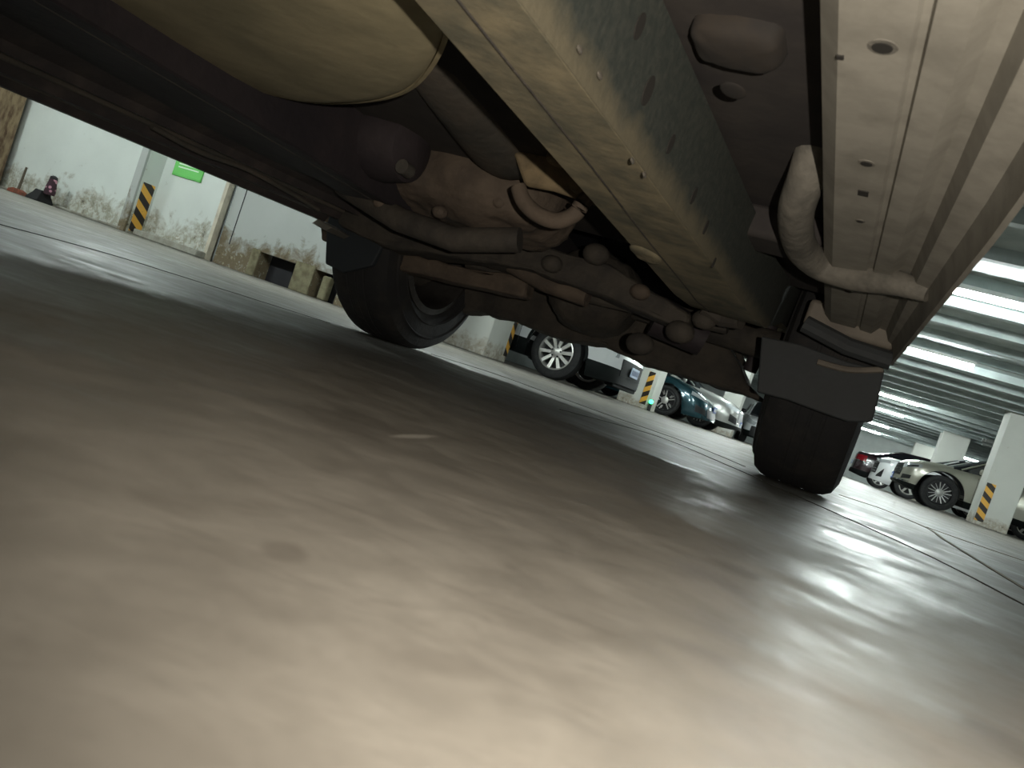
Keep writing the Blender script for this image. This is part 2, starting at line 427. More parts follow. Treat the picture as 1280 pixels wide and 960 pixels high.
# ------------------------------------------------------------------ ceiling lamps
def lamp():
    e = bpy.data.objects.new('ceiling_light', None); COL.objects.link(e); e.empty_display_size = .1
    MB().prism([(-.075, .0), (.075, 0), (.06, -.045), (-.06, -.045)], lambda p: (-.47, p[0], p[1]), lambda p: (.47, p[0], p[1])).build('housing', 'lamp_body', e, org=(0, 0, 0))
    MB().tube([(-.45, 0, -.072), (.45, 0, -.072)], .028, 14).build('lamp_tube', 'tube', e, org=(0, 0, 0))
    for sx in (-1, 1):
        MB().box((sx * .455, 0, -.062), (.02, .05, .07)).build('end_cap', 'lamp_body', e, org=(0, 0, 0), bevel=.006)
    return e
lamp0 = lamp()
spots = [(.92, 8.42, 'bright tube ceiling light beside the sill of the raised vehicle, largest of its row'),
         (.92, 13.25, 'tube ceiling light over the aisle, second in the row from the vehicle sill'),
         (.92, 20.2, 'tube ceiling light over the aisle, third in the row from the vehicle sill'),
         (.94, 24.9, 'tube ceiling light over the aisle, fourth in the row from the vehicle sill'),
         (.98, 30.2, 'tube ceiling light over the aisle, fifth in the row from the vehicle sill'),
         (1.0, 36.0, 'smallest tube ceiling light at the far end of the aisle row'),
         (4.6, 33.5, 'lone tube ceiling light glowing behind the champagne car windscreen'),
         (5.6, 6.5, 'added unseen tube light over the open concrete on the sill side of the vehicle'),  # out of view, placed to set how bright the right floor gets
         (-9.0, 4.9, 'added unseen tube light in front of the wall with the green sign'),  # this and the next three are out of view, added to brighten the left
         (-11.9, 4.9, 'added unseen tube light in front of the peeling white wall with the cone'),
         (-5.8, 4.9, 'added unseen tube light in front of the grey wall with dark openings'),
         (-3.0, 5.6, 'added unseen tube light in front of the white pillar behind the wheel'),
         (-2.3, 13.4, 'tube ceiling light between the white car and the middle pillar'),
         (-2.3, 20.2, 'tube ceiling light over the noses of the teal and silver cars'),
         (5.6, 13.25, 'tube ceiling light in front of the striped pillar by the champagne car')]
for i, (x, y, lb) in enumerate(spots):
    o = lamp0 if i == 0 else copy_thing(lamp0)
    o.location = (x, -7 + round((y + 7 - .96) / 1.05) * 1.05 + .96, CEIL - .11); tag(o, lb, 'ceiling light', 'tube ceiling lights')

# ------------------------------------------------------------------ wall and pillar fittings
def guard(loc, d, label, m='stripes'):
    o = MB().box((0, 0, 0), d).build('hazard_strip', m, bevel=.004, org=(0, 0, 0)); o.location = loc
    return tag(o, label, 'hazard strip', 'black and yellow pillar strips')
guard((-9.417, 7.66, .385), (.006, .20, .70), 'black and yellow hazard strip on the narrow pillar beside the green sign')
guard((-4.337, 9.655, .45), (.008, .12, .72), 'thin yellow and black strip edge on pillar beside the white car wheel')
guard((-3.66, 15.297, .43), (.13, .008, .68), 'black and yellow hazard strip on the pillar before the teal car', 'stripes_mirrored')
guard((2.82, 17.297, .46), (.16, .008, .76), 'black and yellow hazard strip on the pillar before the champagne car')

sg = empty('wall_sign', (-8.93, 7.79, 1.17), 'green wall sign with rows of white writing high on white wall', 'sign')
MB().span((-9.215, 7.775, .97), (-8.66, 7.797, 1.40)).build('board', 'sign', sg, bevel=.004)
for z0, z1, x0, x1 in ((.985, .992, -9.19, -8.68), (1.375, 1.382, -9.19, -8.68)):
    MB().span((x0, 7.771, z0), (x1, 7.776, z1)).build('border', 'sign_frame', sg)
for z in (1.10, 1.145, 1.19, 1.24, 1.29):
    w = MB()
    x = -9.13
    while x < -8.74:
        l = random.uniform(.016, .03); w.box((x + l / 2, 7.773, z), (l, .004, .018)); x += l + .006
    o = w.build('lettering', 'sign_ink', sg)

cn = empty('traffic_cone', (-11.22, 7.55, 0), 'small cone wrapped in pink and black print on a black base by peeling wall', 'cone')
MB().loft([[(cx * k - 11.36 + ox, cy * k + 7.55, z) for cx, cy in ((-1, -1), (1, -1), (1, 1), (-1, 1))] for k, z, ox in ((.135, 0, 0), (.13, .03, 0), (.09, .11, .015), (.075, .17, .025))]).build('base', 'black_rubber', cn, bevel=.01)
MB().lathe([(.070, .14), (.078, .18), (.070, .26), (.058, .33), (.055, .37), (.045, .40), (.02, .415)], (-11.195, 7.55, 0), 'Z', 24).build('cover', 'cloth', cn)
MB().lathe([(.056, .375), (.05, .41), (.02, .43)], (-11.195, 7.55, 0), 'Z', 20).build('cap', 'black_rubber', cn)

st = empty('rod_stand', (-11.78, 7.48, 0), 'rusty red floor stand with a thin upright rod by the brown pillar', 'stand')
MB().prism([(-.17, 0), (.17, 0), (.14, .05), (.05, .075), (-.05, .075), (-.14, .05)], lambda p: (p[0] - 11.78, 7.42, p[1]), lambda p: (p[0] - 11.78, 7.54, p[1])).build('foot', 'rust', st, bevel=.008)
MB().tube([(-11.78, 7.48, .05), (-11.765, 7.48, .22), (-11.75, 7.48, .42)], [.022, .018, .016], 10).build('rod', 'rod', st)

led = empty('indicator_light', (-3.49, 15.27, .17), 'small green light glowing on the edge of the pillar before the teal car', 'light')
MB().ball((-3.49, 15.265, .19), (.045, .03, .045), u=16, v=10).build('lamp', 'led', led)
MB().box((-3.49, 15.285, .12), (.07, .03, .24)).build('bracket', 'plastic', led, bevel=.006)

# pipe run under the ceiling on the right
pr = empty('pipe_run', (5.5, 23.5, 2.0), 'dark pipes and cable tray running under the ceiling behind the champagne car', 'pipes')
for i, (yy, zz, r) in enumerate(((22.4, 2.05, .05), (22.65, 1.96, .035), (22.9, 2.08, .045))):
    MB().tube([(3.2, yy, zz), (10.7, yy, zz)], r, 10).build('pipe', 'conduit', pr)
for x in (4.0, 5.2, 6.4, 7.6):
    MB().box((x, 22.65, 2.03), (.04, .7, .03)).build('hanger', 'conduit', pr)

# ------------------------------------------------------------------ cars
def wheel(P, r, rimr, w, cx, cy, sgn, style, parent, T=None, tyre='tyre', alloy='alloy', back=False):
    """axis along Y, outward face toward sgn*Y"""
    o = cy
    pr = [(rimr, -w * .40), (rimr + .03, -w * .5), (r - .06, -w * .52), (r - .015, -w * .44), (r, -w * .30), (r, w * .30), (r - .015, w * .44), (r - .06, w * .52), (rimr + .03, w * .5), (rimr, w * .40)]
    t = MB().lathe([(a, b * sgn) for a, b in pr], (cx, o, r), 'Y', 48, close=True).build('tyre', tyre, parent, T=T)
    ro = sgn
    b = MB().lathe([(rimr + .004, w * .42 * ro), (rimr - .012, w * .44 * ro), (rimr - .022, w * .36 * ro), (rimr - .03, -w * .4 * ro), (rimr + .004, -w * .42 * ro)], (cx, o, r), 'Y', 40, close=True).build('rim_barrel', alloy if style in ('ten', 'six') else 'alloy_dark', t, T=T)
    MB().lathe([(rimr - .03, w * .02 * ro), (rimr - .03, w * .0 * ro)], (cx, o, r), 'Y', 32).build('brake_disc', 'alloy_dark', t, T=T)
    s = MB(); yo, yi = o + ro * w * .40, o + ro * w * .22
    def bar(a, r0, r1, w0, w1, dz=0):
        ca, sa = math.cos(a), math.sin(a)
        q = [(r0, -w0), (r1, -w1), (r1, w1), (r0, w0)]
        f = lambda d: (lambda p: (cx + p[0] * ca - p[1] * sa, d - ro * (0.02 if p[0] == r0 else 0), r + p[0] * sa + p[1] * ca))
        s.prism(q, f(yi), f(yo))
    if style == 'ten':
        for k in range(10): bar(k * math.pi / 5 + .16, rimr * .30, rimr - .005, .020, .027)
    elif style == 'petal':
        for k in range(5):
            a = k * 2 * math.pi / 5 + .5
            bar(a - .13, rimr * .18, rimr * .98, .012, .010); bar(a + .20, rimr * .55, rimr * .98, .008, .008); 
            bar(a + .34, rimr * .50, rimr * .80, .008, .006)
    elif style == 'twin':
        for k in range(5):
            a = k * 2 * math.pi / 5 + .3
            for da in (-.20, .20): bar(a + da, rimr * .2, rimr - .01, .010, .009)
            bar(a + .63, rimr * .2, rimr * .85, .006, .005)
    else:
        for k in range(6): bar(k * math.pi / 3, rimr * .25, rimr - .005, .022, .03)
    s.lathe([(rimr * .34, yi - o), (rimr * .34, yo - o - ro * .02), (rimr * .22, yo - o - ro * .008), (rimr * .1, yo - o)], (cx, o, r), 'Y', 24)
    s.build('rim_spokes', alloy, t, T=T, smooth=30)
    for k in range(5 if style == 'ten' and cy < 0 else 0):
        a = k * 2 * math.pi / 5 + .3
        n = MB(); n.lathe([(.013, yo - o - ro * .03), (.013, yo - o + ro * .004)], (cx + math.cos(a) * rimr * .27, o, r + math.sin(a) * rimr * .27), 'Y', 8)
        n.build('wheel_nut', 'alloy_dark', t, T=T)
    return t

class Car:
    def __init__(s, **k):
        s.__dict__.update(dict(W=.9, xf=2.2, xr=-2.2, wf=1.35, wr=-1.35, r=.34, ra=.40, zb=[(-9, .2), (9, .2)], n=3.2, nl=.75, rl=.7, zc=None, lean=.05,
            top=[(-2.2, .8), (-2, .95), (1, .95), (2.0, .8), (2.2, .6)], roof=[(-1.9, .95), (-1.5, 1.4), (0, 1.48), (.6, 1.42), (1.3, .98)], tyre_w=.22, rimr=.22))
        s.__dict__.update(k)
    def plan(s, x):
        if x > s.xf - s.nl: t = (x - s.xf + s.nl) / s.nl
        elif x < s.xr + s.rl: t = (s.xr + s.rl - x) / s.rl
        else: return 1.
        t = min(max(t, 0), .9999); return (1 - t ** s.n) ** (1 / s.n)
    def tum(s, v): return lerp([(0, .93), (.12, .975), (.45, 1), (.75, .985), (.92, .94), (1, .86)], v)
    def arch(s, x, z):
        for cx in (s.wf, s.wr):
            d = s.ra ** 2 - (x - cx) ** 2
            if d > 0: z = max(z, min(s.r + math.sqrt(d), s.ztop(x) - .06))
        return z
    def ztop(s, x): return lerp(s.top, x)
    def shift(s, x, z):
        if x > s.xf - s.nl:
            t = (x - s.xf + s.nl) / s.nl; return x - s.lean * (z - .45) * t * t * 2
        return x
    def rings(s):
        xs = []
        N = 14
        for i in range(N + 1): xs.append(s.xr + s.rl * (1 - math.cos(i / N * math.pi / 2)))
        a, b = s.xr + s.rl, s.xf - s.nl; n = int((b - a) / .05)
        for i in range(1, n): xs.append(a + (b - a) * i / n)
        for i in range(N + 1): xs.append(b + s.nl * math.sin(i / N * math.pi / 2))
        out = []
        vs = [0, .06, .12, .2, .3, .4, .5, .6, .7, .8, .88, .94, 1]
        for x in xs:
            p = s.plan(x); zb, zt = lerp(s.zb, x), s.ztop(x); w = s.W * p
            half = [(0, zb), (w * .5, zb)] + [(w * s.tum(v), zb + (zt - zb) * v) for v in vs] + [(w * .5, zt + .018), (0, zt + .025)]
            half = [(y, s.arch(x, z)) for y, z in half]
            ring = [(s.shift(x, z), -y, z) for y, z in half] + [(s.shift(x, z), y, z) for y, z in half[-2:0:-1]]
            out.append(ring)
        return out
    def body(s, parent, paint, T=None, org=None, clad='cladding'):
        a = MB().loft(s.rings()); bmesh.ops.recalc_face_normals(a.bm, faces=a.bm.faces)
        if s.zc is not None:
            bm = a.bm
            bmesh.ops.bisect_plane(bm, geom=bm.verts[:] + bm.edges[:] + bm.faces[:], plane_co=(0, 0, s.zc), plane_no=(0, 0, 1))
            low = lambda f: f.calc_center_median().z < s.zc
            for nm, lo_, hi_ in (('rear_cladding', -9, s.wr), ('side_cladding', s.wr, s.wf), ('front_cladding', s.wf, 9)):
                d = MB(); d.bm.free(); d.bm = bm.copy()
                bmesh.ops.delete(d.bm, geom=[f for f in d.bm.faces if not (low(f) and lo_ <= f.calc_center_median().x < hi_)], context='FACES')
                if len(d.bm.faces): d.build(nm, clad, parent, T=T)
            bmesh.ops.delete(bm, geom=[f for f in bm.faces if low(f)], context='FACES')
        a.build('body', paint, parent, T=T)
        # greenhouse
        R0 = s.roof; x0, x1 = R0[0][0], R0[-1][0]; n = 26; rings = []
        zmax = max(z for _, z in R0)
        for i in range(n + 1):
            x = x0 + (x1 - x0) * i / n; zr = lerp(R0, x); zl = s.ztop(x) - .03
            zr = max(zr, zl + .05); h = (zr - zl) / (zmax - zl)
            wb = s.W * .90; wr = wb + (s.W * .70 - wb) * h
            half = [(wb, zl), (wr, zr - .04), (wr - .09, zr), (wr * .4, zr + .015)]
            rings.append([(x, -y, z) for y, z in half] + [(x, y, z) for y, z in half[::-1]])
        a = MB().loft(rings); bmesh.ops.recalc_face_normals(a.bm, faces=a.bm.faces)
        c = MB(); c.bm.free(); c.bm = a.bm.copy()
        isroof = lambda f: f.normal.z > .9 and f.calc_center_median().z > zmax - .12
        for bm, keep in ((a.bm, lambda f: not isroof(f)), (c.bm, isroof)):
            bmesh.ops.delete(bm, geom=[f for f in bm.faces if not keep(f)], context='FACES')
        a.build('windows', 'glass', parent, T=T); c.build('roof', paint, parent, T=T, solid=.006)
        for sg in (-1, 1):          # pillars of the cabin
            for xa, xb in s.posts:
                za, zb_ = s.ztop(xa) - .01, lerp(R0, xb) - .03
                h = (zb_ - za) / (zmax - za)
                MB().tube([(xa, sg * s.W * .905, za), (xb, sg * (s.W * (.905 - .2 * h) + .004), zb_)], .032, 8, flat=.6).build('cabin_post', paint, parent, T=T)
    posts = ()
    def out(s, th, z, off=.008):
        """point on the rounded nose (th 0 = middle, 90 = flank) at height z"""
        c, q = math.cos(th), math.sin(abs(th))
        x = s.xf - s.nl + s.nl * max(c, 0) ** (2 / s.n); y = math.copysign(s.W * q ** (2 / s.n), th)
        zb, zt = lerp(s.zb, x), s.ztop(x); v = min(max((z - zb) / max(zt - zb, .01), 0), 1)
        k = s.tum(v); nx, ny = c, math.copysign(q, th)
        return Vector((s.shift(x, z) + off * nx, y * k + off * ny, z))
    def patch(s, name, m, parent, th0, th1, low, high, off=.008, thick=.02, T=None, rear=False, n=14, org=None):
        rings = []
        for i in range(n + 1):
            t = i / n; th = R(th0 + (th1 - th0) * t)
            zl, zh = lerp(low, t), lerp(high, t)
            ring = [s.out(th, zl + (zh - zl) * j / 4, off) for j in range(5)] + [s.out(th, zl + (zh - zl) * j / 4, off - thick) for j in range(4, -1, -1)]
            if rear: ring = [Vector((-p.x + (s.xf + s.xr), p.y, p.z)) for p in ring]
            rings.append(ring)
        return MB().loft(rings).build(name, m, parent, T=T)
    def wheels(s, parent, style, alloy='alloy', T=None, tyre='tyre'):
        s.arch_liners(parent, T)
        for x in (s.wf, s.wr):
            for sg in (-1, 1): wheel(None, s.r, s.rimr, s.tyre_w, x, sg * (s.W - s.tyre_w * .5 - .01), sg, style, parent, T, tyre, alloy)
    def arch_liners(s, parent, T=None):
        for cx in (s.wf, s.wr):
            for sg in (-1, 1):
                rings = []
                for k in range(19):
                    a = math.pi * k / 18; rr = s.ra - .006
                    f = lambda q, y: (cx + math.cos(a) * q, sg * y, s.r + math.sin(a) * q)
                    rings.append([f(rr, s.W * .45), f(rr, s.W * .985), f(rr - .006, s.W * .985), f(rr - .006, s.W * .45)])
                MB().loft(rings).build('arch_liner', 'dark', parent, T=T)
    def mirror(s, parent, paint, x, z, T=None):
        for sg in (-1, 1):
            a = MB().ball((x, sg * (s.W + .10), z), (.055, .10, .065), u=14, v=8, power=.8)
            a.build('door_mirror', paint, parent, T=T)
    def licence(s, parent, z, face, ink, rear=False, x=None, T=None):
        xx = (s.xr - .012) if rear else (s.xf + .012); xx = xx if x is None else x
        d = -1 if rear else 1
        p = MB().box((xx, 0, z), (.012, .44, .14)).build('licence_plate', face, parent, T=T, bevel=.003)
        a = MB()
        for k in range(7): a.box((xx + d * .007, -.17 + k * .057, z), (.003, .034, .075))
        a.build('lettering', ink, p, T=T)
    def seams(s, parent, xs, T=None):
        for x in xs:
            for sg in (-1, 1):
                pts = []
                for k in range(10):
                    v = .08 + .88 * k / 9; zb, zt = lerp(s.zb, x), s.ztop(x)
                    pts.append((x, sg * (s.W * s.plan(x) * s.tum(v) + .0005), zb + (zt - zb) * v))
                MB().tube(pts, .004, 6).build('door_seam', 'grille', parent, T=T)
    def arch_trim(s, parent, m='cladding', T=None):
        for cx in (s.wf, s.wr):
            for sg in (-1, 1):
                pts = []
                for k in range(21):
                    a = math.pi * (.02 + .96 * k / 20); x = cx + math.cos(a) * (s.ra + .015); z = s.r + math.sin(a) * (s.ra + .015)
                    zb, zt = lerp(s.zb, x), s.ztop(x); v = min(max((z - zb) / (zt - zb), 0), 1)
                    pts.append((x, sg * (s.W * s.plan(x) * s.tum(v) + .002), z))
                MB().tube(pts, .022, 8, flat=.6, up=(0, 1, 0)).build('arch_trim', m, parent, T=T)

# white SUV, its tail toward the aisle on the left bay
c = Car(W=.95, xf=2.27, xr=-2.35, wf=1.36, wr=-1.42, r=.385, ra=.45, rimr=.255, tyre_w=.25, nl=.42, rl=.6, n=3.6, lean=.04,
        zb=[(-2.4, .30), (-1.9, .24), (1.8, .20), (2.1, .22), (2.4, .26)], zc=.44,
        top=[(-2.35, 1.0), (-2.1, 1.1), (1.0, 1.08), (1.9, 1.06), (2.2, 1.02), (2.33, .95)],
        roof=[(-2.0, 1.05), (-1.2, 1.70), (.6, 1.78), (1.4, 1.74), (2.1, 1.1)], posts=((-1.9, -1.2), (-.2, -.2), (1.2, 1.15), (2.0, 1.6)))
e = empty('car', (-5.20, 11.08, 0), 'white SUV with ten-spoke silver wheels and dark lower cladding beyond the tyre', 'car', 'parked cars', local=True)
c.body(e, 'white_paint'); c.wheels(e, 'ten'); c.arch_trim(e, 'cladding'); c.seams(e, (-.3, .75)); c.mirror(e, 'white_paint', -1.3, 1.15)
for sg in (-1, 1):
    c.patch('reflector', 'lens', e, sg * 40, sg * 50, [(0, .58), (1, .58)], [(0, .66), (1, .66)], off=.012)
    c.patch('tail_lamp', 'red_lens', e, sg * 50, sg * 84, [(0, .88), (1, .90)], [(0, 1.0), (1, 1.0)])
c.patch('plate_recess', 'cladding', e, -26, 26, [(0, .36), (1, .36)], [(0, .60), (1, .60)], off=.006)
c.licence(e, .47, 'plate', 'plate_ink', x=2.30)
MB().box((2.16, 0, .22), (.14, 1.3, .08)).build('skid_bar', 'cladding', e, bevel=.02)

# teal saloon
c = Car(W=.91, xf=2.42, xr=-2.35, wf=1.42, wr=-1.40, r=.345, ra=.40, rimr=.245, nl=.85, n=2.7, lean=.16,
        zb=[(-2.4, .3), (-1.9, .19), (1.8, .17), (2.42, .22)],
        top=[(-2.35, .95), (-2.0, 1.02), (.9, .96), (1.5, .90), (2.0, .78), (2.3, .66), (2.42, .55)],
        roof=[(-2.1, 1.0), (-1.0, 1.40), (0, 1.46), (.5, 1.42), (1.35, .96)], posts=((-1.9, -1.0), (-.3, -.25), (1.2, .55)))
e = empty('car', (-5.13, 18.30, 0), 'teal car with black and silver petal wheels beside the middle pillar', 'car', 'parked cars', local=True)
c.body(e, 'teal_paint'); c.wheels(e, 'petal', 'alloy'); c.mirror(e, 'teal_paint', .85, 1.0); c.seams(e, (-.25, .85))
for sg in (-1, 1):
    c.patch('headlight', 'lens', e, sg * 30, sg * 70, [(0, .58), (1, .66)], [(0, .64), (1, .74)])
    c.patch('fog_intake', 'grille', e, sg * 34, sg * 58, [(0, .30), (1, .32)], [(0, .42), (1, .48)])
c.patch('lower_grille', 'grille', e, -30, 30, [(0, .26), (1, .26)], [(0, .46), (1, .46)])
c.licence(e, .50, 'blue_plate', 'plate_white')

# silver saloon behind it
c = Car(W=.92, xf=2.45, xr=-2.4, wf=1.50, wr=-1.42, r=.34, ra=.39, rimr=.225, nl=.72, n=3.0, lean=.10,
        zb=[(-2.4, .3), (-1.9, .2), (1.9, .19), (2.45, .26)], zc=.33,
        top=[(-2.4, .98), (-2.0, 1.04), (.9, 1.0), (1.6, .95), (2.15, .86), (2.38, .74), (2.45, .62)],
        roof=[(-2.1, 1.02), (-1.1, 1.42), (-.1, 1.48), (.45, 1.44), (1.3, 1.0)], posts=((-1.9, -1.1), (-.35, -.3), (1.15, .5)))
e = empty('car', (-4.78, 20.75, 0), 'silver car with a chromed front standing beyond the teal car', 'car', 'parked cars', local=True)
c.body(e, 'silver_paint'); c.wheels(e, 'twin'); c.mirror(e, 'silver_paint', .9, 1.03); c.seams(e, (-.3, .85))
for sg in (-1, 1):
    c.patch('headlight', 'lens', e, sg * 26, sg * 72, [(0, .64), (1, .72)], [(0, .74), (1, .84)])
    c.patch('bumper_intake', 'grille', e, sg * 30, sg * 56, [(0, .36), (1, .40)], [(0, .52), (1, .58)])
c.patch('grille', 'grille', e, -24, 24, [(0, .42), (1, .42)], [(0, .70), (1, .70)])
c.patch('grille_trim', 'chrome', e, -26, 26, [(0, .70), (1, .70)], [(0, .74), (1, .74)], off=.02)
c.licence(e, .40, 'blue_plate', 'plate_white')

# white hatchback end-on, half hidden by the tyre
c = Car(W=.86, xf=2.0, xr=-2.0, wf=1.22, wr=-1.28, r=.31, ra=.37, rimr=.21, nl=.6, n=3.0,
        zb=[(-2, .28), (2, .22)], zc=.42, top=[(-2, .95), (-1.6, 1.0), (.8, .98), (1.4, .92), (1.85, .82), (2, .66)],
        roof=[(-1.95, .98), (-1.5, 1.42), (0, 1.52), (.4, 1.48), (1.25, .98)], posts=((-1.7, -1.4), (-.3, -.3), (1.1, .45)))
e = empty('car', (-2.30, 28.1, 0), 'white car with black lower front facing us beside the tyre', 'car', 'parked cars', rz=R(-80), local=True)
c.body(e, 'white_paint'); c.wheels(e, 'six'); c.mirror(e, 'black_paint', .85, 1.02)
for sg in (-1, 1): c.patch('headlight', 'lens', e, sg * 34, sg * 70, [(0, .62), (1, .68)], [(0, .74), (1, .82)])
c.patch('grille', 'grille', e, -40, 40, [(0, .28), (1, .28)], [(0, .60), (1, .60)])

# champagne crossover on the right
c = Car(W=.93, xf=2.30, xr=-2.35, wf=1.40, wr=-1.38, r=.375, ra=.465, rimr=.25, nl=.62, n=3.0, lean=.06,
        zb=[(-2.35, .34), (-1.9, .24), (1.8, .24), (2.1, .28), (2.3, .34)], zc=.37,
        top=[(-2.35, 1.0), (-2.1, 1.06), (.8, 1.02), (1.5, .98), (2.0, .90), (2.22, .82), (2.3, .70)],
        roof=[(-2.2, 1.05), (-1.4, 1.50), (-.2, 1.57), (.4, 1.52), (1.30, 1.02)], posts=((-2.0, -1.4), (-.4, -.35), (1.15, .5)))
e = empty('car', (3.62, 19.70, 0), 'champagne crossover with dark multi-spoke wheels parked behind the striped pillar', 'car', 'parked cars', rz=R(180), local=True)
c.body(e, 'champagne'); c.wheels(e, 'twin', 'alloy_mid'); c.mirror(e, 'champagne', .8, 1.06); c.seams(e, (-.35, .8))
for sg in (-1, 1):
    c.patch('headlight', 'lens', e, sg * 36, sg * 80, [(0, .66), (1, .76)], [(0, .78), (1, .83)])
    c.patch('headlight_mask', 'grille', e, sg * 48, sg * 74, [(0, .69), (1, .76)], [(0, .74), (1, .80)], off=.014)
    c.patch('fog_intake', 'grille', e, sg * 44, sg * 66, [(0, .42), (1, .46)], [(0, .52), (1, .54)])
    c.patch('lower_trim', 'chrome', e, sg * 20, sg * 66, [(0, .36), (1, .38)], [(0, .39), (1, .41)], off=.016)
c.patch('grille', 'grille', e, -36, 36, [(0, .48), (1, .48)], [(0, .76), (1, .76)])
for k in range(3): c.patch('grille_bar', 'chrome', e, -35, 35, [(0, .53 + k * .08), (1, .53 + k * .08)], [(0, .545 + k * .08), (1, .545 + k * .08)], off=.016)
c.licence(e, .44, 'blue_plate', 'plate_white')

# white car beyond it, dark wedge grille
c = Car(W=.93, xf=2.35, xr=-2.35, wf=1.42, wr=-1.38, r=.35, ra=.41, rimr=.235, nl=.55, n=3.2, lean=.05,
        zb=[(-2.35, .3), (-1.9, .2), (1.8, .19), (2.35, .22)], top=[(-2.35, .98), (-2.0, 1.04), (.8, 1.0), (1.5, .96), (2.1, .90), (2.28, .82), (2.35, .72)],
        roof=[(-2.2, 1.0), (-1.3, 1.45), (-.2, 1.5), (.4, 1.46), (1.3, 1.0)], posts=((-2.0, -1.3), (-.4, -.35), (1.15, .5)))
e = empty('car', (3.42, 23.95, 0), 'white car with a dark wedge intake standing beyond the champagne crossover', 'car', 'parked cars', rz=R(180), local=True)
c.body(e, 'white_paint'); c.wheels(e, 'six'); c.mirror(e, 'white_paint', .85, 1.03)
for sg in (-1, 1):
    c.patch('headlight', 'lens', e, sg * 30, sg * 76, [(0, .70), (1, .76)], [(0, .80), (1, .84)])
    c.patch('corner_intake', 'grille', e, sg * 46, sg * 66, [(0, .32), (1, .34)], [(0, .36), (1, .58)])
c.patch('grille', 'grille', e, -38, 38, [(0, .40), (1, .40)], [(0, .74), (1, .74)])
for k in range(4): c.patch('grille_bar', 'chrome', e, -37, 37, [(0, .45 + k * .075), (1, .45 + k * .075)], [(0, .465 + k * .075), (1, .465 + k * .075)], off=.016)
c.patch('hood_chrome', 'chrome', e, -40, 40, [(0, .80), (1, .80)], [(0, .825), (1, .825)], off=.012)

# dark car seen from its tail
c = Car(W=.91, xf=2.35, xr=-2.35, wf=1.40, wr=-1.38, r=.34, ra=.40, rimr=.23, nl=.5, rl=.7, n=3.2, lean=.04,
        zb=[(-2.35, .2), (1.9, .2), (2.35, .26)], zc=.40, top=[(-2.35, .7), (-2.0, .9), (1.2, 1.02), (2.0, 1.02), (2.28, 1.0), (2.35, .9)],
        roof=[(-1.2, .98), (-.5, 1.44), (.2, 1.48), (1.0, 1.42), (1.95, 1.02)], posts=((-1.0, -.5), (.4, .4), (1.8, 1.1)))
e = empty('car', (3.0, 29.6, 0), 'dark red-lamped car with its tail toward the aisle beside the tyre', 'car', 'parked cars', rz=R(180), local=True)
c.body(e, 'dark_paint'); c.wheels(e, 'six'); c.mirror(e, 'dark_paint', -.9, 1.05)
for sg in (-1, 1): c.patch('tail_lamp', 'red_lens', e, sg * 18, sg * 84, [(0, .74), (1, .72)], [(0, .90), (1, .92)])
c.patch('chrome_strip', 'chrome', e, -60, 60, [(0, .70), (1, .70)], [(0, .72), (1, .72)], off=.016)
c.licence(e, .60, 'blue_plate', 'plate_white', x=2.365)

# ------------------------------------------------------------------ the vehicle overhead
V = empty('off_road_vehicle', (-.77, .95, 0), 'muddy underside of a tall vehicle overhead, with frame rail and two wide tyres', 'vehicle')
CX = -.77                                           # middle line of the vehicle
YA = 2.48                                           # visible axle
T = Matrix.Translation((CX, YA - 1.42 - .0, 0)) @ Matrix.Rotation(R(-90), 4, 'Z')
c = Car(W=.815, xf=2.35, xr=-2.05, wf=1.42, wr=-1.42, r=.375, ra=.47, rimr=.22, nl=.45, rl=.45, n=3.6, lean=.03,
        zb=[(-2.1, .42), (-1.9, .46), (-1.85, .50), (1.9, .50), (2.0, .46), (2.4, .46)],
        top=[(-2.05, 1.05), (-1.9, 1.12), (.9, 1.12), (1.6, 1.10), (2.2, 1.05), (2.35, .95)],
        roof=[(-2.0, 1.1), (-1.8, 1.76), (0, 1.82), (.5, 1.78), (1.1, 1.12)], posts=((-1.9, -1.8), (-.6, -.6), (.2, .2), (1.0, .55)))
c.body(V, 'black_paint', T=T)
c.mirror(V, 'black_paint', .75, 1.2, T=T)

def world(mb, name, m, parent=V, **k): return mb.build(name, m, parent, **k)

# floor tunnel between the rails
world(MB().span((-1.5, -1.4, .485), (-.13, 2.0, .50)), 'floor_pan', 'under')

# right rocker and sill: one pressed section with ribs
RY0, RY1 = -.9, 2.02
prf = [(-.125, .49), (-.122, .435), (-.103, .420), (-.048, .420), (-.045, .426), (-.039, .426), (-.036, .420), (-.010, .418), (.004, .436), (.018, .434),
       (.030, .412), (.058, .408), (.066, .392), (.072, .368), (.078, .366), (.083, .385), (.088, .42), (.088, .55), (-.125, .55)]
def rock(p, Y):
    return (p[0] - .020 * max(0, (Y - .9)) * (1 if p[0] > .05 else .1), Y, p[1])
mb = MB(); ys = [RY0 + (RY1 - RY0) * i / 24 for i in range(25)]
mb.loft([[rock(p, Y) for p in prf] for Y in ys]); rk = world(mb, 'rocker_panel', 'pan', smooth=25)
# drain bosses on it, hole shade painted as flat dark discs
for px, r in (((1103, 60), .013), ((1083, 205), .010), ((1075, 277), .007), ((1060, 365), .009)):
    p = at(*px, Z=.419)
    b = MB().lathe([(r, .001), (r * .9, -.0012), (r * .62, -.0014), (r * .5, .002)], (p.x, p.y, .4205), 'Z', 18).build('drain_plug', 'brace', rk)
    MB().lathe([(r * .66, .001), (r * .62, -.0006)], (p.x, p.y, .4190), 'Z', 14).build('painted_hole', 'hole_shade', rk)
p = at(1079, 242, Z=.419); MB().box((p.x, p.y, .4195), (.012, .017, .002)).build('painted_hole', 'hole_shade', rk)
p = at(1035, 70, Z=.419); MB().box((p.x + .01, p.y, .4195), (.006, .006, .002)).build('painted_hole', 'hole_shade', rk)
